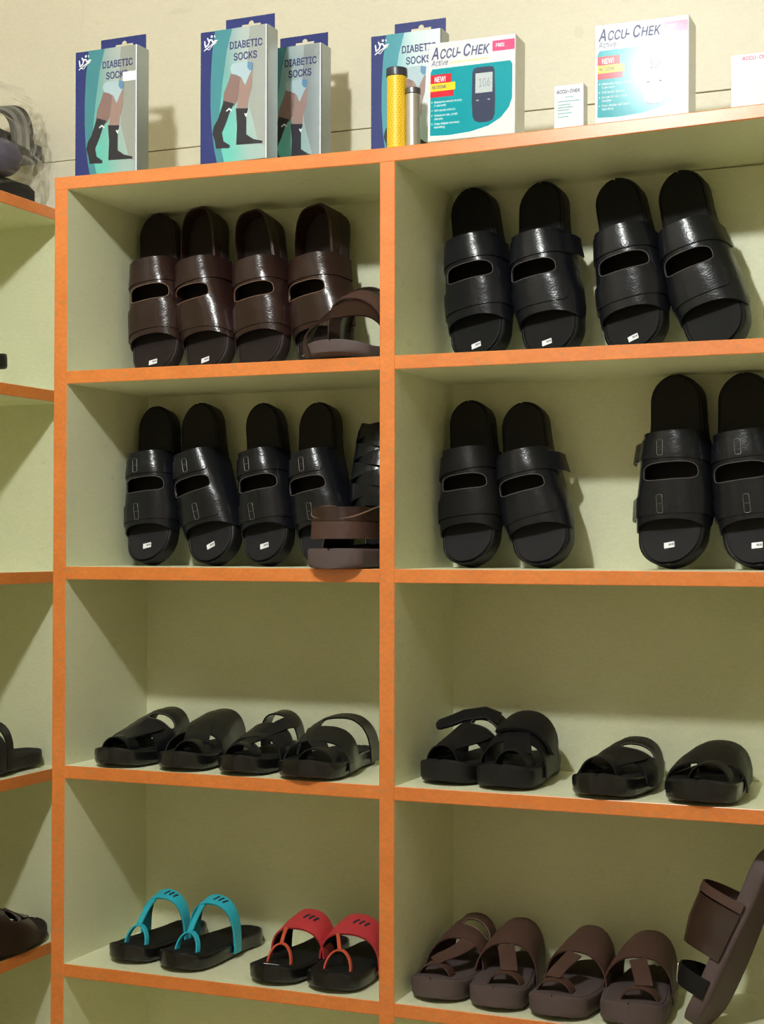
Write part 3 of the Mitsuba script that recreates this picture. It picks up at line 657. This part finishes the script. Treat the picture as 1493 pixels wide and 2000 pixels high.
hole = unary_union([sbox(.056, SH+.0080, .091, SH+.0165), Point(.0735, SH+.0170).buffer(.0050)])
def sock_box(label, x, y, z, yaw, sticker=False):
    k = thing('sock_box', label, 'box', None); M = place(x, y, z, yaw)
    q_ = sbox(0, 0, SW, SD); cr = Point(SW-.0035, .0035).buffer(.0035, quad_segs=8)
    q_ = unary_union([q_.difference(sbox(SW-.0035, -1, 1, .0035)), cr])
    c = part(k, 'carton', trimesh.creation.extrude_polygon(q_, SH, engine='earcut'), 'silver_card', M, 50)
    h = trimesh.util.concatenate([trimesh.creation.extrude_polygon(g, .0008, engine='earcut') for g in [tab_face.difference(hole)]])
    v = np.array(h.vertices); h = trimesh.Trimesh(np.stack([v[:, 0], SD+.0002 - v[:, 2], v[:, 1]], -1), np.array(h.faces)[:, ::-1], process=False)
    part(k, 'hanging_tab', h, 'navy_print', M, label='navy hanging tab with a slot')
    part(c, 'print', flatp(NAVY, 0, M), 'navy_print'); part(c, 'print', flatp(TEAL, 0, M), 'teal_print')
    m = flatp(AQUA, 0, np.eye(4)); uv = np.array(m.vertices)[:, [0, 2]]/[SW, SH]; m.apply_transform(M)
    part(c, 'print', m, 'aqua_print', uv=uv)
    part(c, 'printed_leg', flatp(LEG_R, 1, M), 'skin_print'); part(c, 'printed_leg', flatp(LEG_L.difference(LEG_R.buffer(.0004)), 1, M), 'skin_shade_print')
    part(c, 'printed_shorts', flatp(SHORTS, 2, M), 'shorts_print'); part(c, 'printed_shorts', flatp(SHORTB, 3, M), 'shorts_blue_print')
    part(c, 'printed_sock', flatp(SOCK_L, 2, M), 'sock_print'); part(c, 'printed_sock', flatp(SOCK_R, 2, M), 'sock_print')
    part(c, 'printed_emblem', flatp(unary_union([LOGO, LOGO_M1]).intersection(FACE), 3, M), 'white_ink')
    part(c, 'printed_text', cat(text_at('DIABETIC', .0115, .053, SH-.0335, 1, M, True, width=.060), text_at('SOCKS', .0115, .0605, SH-.0525, 1, M, True, width=.043)), 'navy_ink')
    if sticker: part(k, 'price_sticker', flatp(sbox(.094, SH-.060, .1205, SH-.044), 2, M), 'sticker_white', label='white price sticker')
zt0 = lambda x: float(top_z(x)) + .0004
sock_box('silver and blue sock box with a white price sticker, leftmost on top of the cabinet', .026, .022, zt0(.08), -.02, True)
sock_box('silver and blue sock box standing in front of another sock box', .277, .004, zt0(.33), -.02)
sock_box('silver and blue sock box half hidden behind another sock box', .318, .122, zt0(.37), -.02)
sock_box('silver and blue sock box standing behind the yellow tube', .530, .118, zt0(.59), 0.0)

def smallcaps(first, rest, h, x, z, M, shear, layer=1):
    a = text_at(first, h, x, z, layer, M, True, shear); w1 = 0
    return a
def meter_box(label, x, y, z, yaw, w, h, d, show_meter=True):
    k = thing('glucose_meter_box', label, 'box', None); M = place(x, y, z + d*math.sin(.026), yaw, tilt=.026)
    c = part(k, 'carton', bevel_box(0, w, 0, d, 0, h, .0008), 'white_card', M)
    S = np.array([w, h])
    pan = Polygon([(.03*w, .06*h), (.03*w, .70*h), (.05*w, .735*h), (.94*w, .735*h), (.965*w, .70*h), (.965*w, .36*h), (.93*w, .27*h), (.84*w, .175*h), (.70*w, .105*h), (.5*w, .065*h), (.25*w, .05*h)])
    part(c, 'print', flatp(pan, 0, M), 'cyan_print')
    gl = []; X = .035*w; hh = .115*h
    for s_, big in (('A', 1), ('CCU', 0), ('-', 0), ('C', 1), ('HEK', 0)):
        H_ = hh if big else hh*.80
        wd_ = {'A': .085, 'CCU': .205, '-': .045, 'C': .085, 'HEK': .205}[s_]*w
        zz = .835*h + (hh*.28 if s_ == '-' else 0)
        if s_ == '-': gl.append(flatp(sbox(X, zz, X+wd_*.75, zz+.018*h), 0, M))
        else: gl.append(text_at(s_, H_, X, zz, 0, M, True, .16, width=wd_))
        X += wd_ + .008*w
    part(c, 'printed_text', cat(*gl), 'navy_ink')
    part(c, 'printed_text', text_at('Active', .058*h, .035*w, .765*h, 0, M, False, .2, width=.19*w), 'navy_ink')
    part(c, 'printed_text', text_at('blood glucose monitoring system', .022*h, .25*w, .775*h, 0, M, False, .1, width=.44*w), 'yellow_print')
    part(c, 'print', flatp(sbox(.755*w, .865*h, .985*w, .935*h).buffer(.003*1).intersection(sbox(.74*w, .8*h, .99*w, .95*h)), 0, M), 'pink_print')
    part(c, 'printed_text', text_at('FREE', .034*h, .775*w, .885*h, 1, M, True, width=.10*w), 'white_ink')
    part(c, 'print', cat(flatp(sbox(.03*w, .575*h, .27*w, .675*h), 1, M), flatp(sbox(.03*w, .445*h, .30*w, .515*h), 1, M)), 'red_print')
    part(c, 'print', flatp(sbox(.03*w, .505*h, .32*w, .585*h), 2, M), 'yellow_print')
    part(c, 'printed_text', text_at('NEW!', .052*h, .075*w, .60*h, 2, M, True, width=.13*w), 'white_ink')
    part(c, 'printed_text', text_at('NO CODING', .032*h, .05*w, .53*h, 3, M, True, width=.16*w), 'navy_ink')
    lines = ['Measures results in only', '5 seconds', '500 results memory', 'Simple to use, small', 'sample', 'Clear display and easy', 'handling']
    ys = [.385, .35, .30, .25, .215, .165, .13]
    part(c, 'printed_text', cat(*[text_at(s_, .022*h, .075*w, q*h, 1, M, False, width=(.012*w*len(s_)+.03*w)) for s_, q in zip(lines, ys)],
         *[flatp(Point(.05*w, (q+.011)*h).buffer(.0009), 1, M) for q in (.385, .30, .25, .165)]), 'white_ink')
    body = Polygon([(.515*w, .66*h), (.53*w, .69*h), (.57*w, .70*h), (.71*w, .70*h), (.75*w, .69*h), (.765*w, .66*h), (.775*w, .35*h), (.77*w, .22*h), (.75*w, .165*h), (.70*w, .145*h), (.60*w, .145*h), (.545*w, .165*h), (.52*w, .21*h), (.51*w, .36*h)])
    b = part(c, 'printed_meter', flatp(body, 2, M), 'meter_print')
    part(b, 'screen', flatp(sbox(.55*w, .44*h, .745*w, .64*h), 3, M), 'screen_print')
    part(b, 'digits', text_at('106', .085*h, .585*w, .50*h, 4, M, False, width=.13*w), 'gray_ink')
    part(b, 'button', flatp(unary_union([sbox(.56*w, .36*h, .59*w, .375*h), sbox(.69*w, .36*h, .72*w, .375*h)]), 3, M), 'gray_ink')
    return k
meter_box('white and teal meter box showing a dark meter, next to the yellow tube', .672, .003, zt0(.74), 0.0, .140, .152, .048)
meter_box('white and teal meter box, right of the small white box', .932, .012, zt0(1.0), 0.0, .139, .147, .050)
k = thing('small_carton', 'small slim white box between the two meter boxes', 'box'); M = place(.864, .032, zt0(.89), 0)
c = part(k, 'carton', bevel_box(0, .046, 0, .022, 0, .072, .0006), 'white_card', M)
part(c, 'printed_text', text_at('ACCU-CHEK', .0052, .004, .0595, 0, M, True, .1, width=.036), 'navy_ink')
part(c, 'printed_text', cat(text_at('Active', .003, .018, .052, 0, M, False, .1), *[flatp(sbox(.006, z_, .006+w_, z_+.0007), 0, M) for z_, w_ in ((.047, .034), (.042, .020), (.038, .024), (.034, .018), (.029, .022), (.024, .016))]), 'cyan_print')
k = thing('small_carton', 'plain white box on top of the cabinet, cut by the right border', 'box'); M = place(1.128, .030, zt0(1.17), 0)
c = part(k, 'carton', bevel_box(0, .085, 0, .05, 0, .082, .0006), 'white_card', M)
part(c, 'printed_text', text_at('ACCU-CHEK', .005, .016, .073, 0, M, True, .1, width=.042), 'pink_print')

# ---- yellow tube and silver tube
def cylm(r, z0, z1, n=48): 
    prof_ = [(0, z0), (r-.0008, z0), (r, z0+.0008), (r, z1-.0008), (r-.0008, z1), (0, z1)]
    return trimesh.creation.revolve(np.array(prof_), sections=n)
k = thing('yellow_tube', 'yellow patterned tube with a dark cap in front of a sock box', 'tube'); R = .0155; M = place(.6155, .018, zt0(.615))
part(k, 'body', cylm(R, 0, .114), 'yellow_wrap', M, 40)
ms = []
for row in range(27):
    for j in range(20):
        a = (j + .5*(row % 2))/20*2*np.pi; z = .005 + row*.004
        e, n_ = np.array([-math.sin(a), math.cos(a), 0]), np.array([math.cos(a), math.sin(a), 0])
        c0 = n_*(R+.00012) + [0, 0, z]; q = [c0 + e*.0013, c0 + [0, 0, .0018], c0 - e*.0013, c0 - n_*.0006 - [0, 0, .0002]]
        ms.append(trimesh.Trimesh(q, [[0, 1, 2], [0, 3, 1], [1, 3, 2], [0, 2, 3]], process=False))
pk = part(k, 'triangle_pattern', trimesh.util.concatenate(ms), 'yellow_shadow_ink', M, label='rows of small brown triangles'); labels[pk]['kind'] = 'stuff'
part(k, 'cap', cat(cylm(R+.0012, .112, .125), cylm(R*.8, .125, .1262)), 'cap_plastic', M, 40, label='dark screw cap')
k = thing('silver_tube', 'short silver tube with a grey lid to the right of the yellow tube', 'tube'); M = place(.6415, .020, zt0(.64))
part(k, 'body', cylm(.0115, 0, .083), 'silver_wrap', M, 40); part(k, 'lid', cylm(.0122, .083, .092), 'dark_metal', M, 40, label='grey lid')
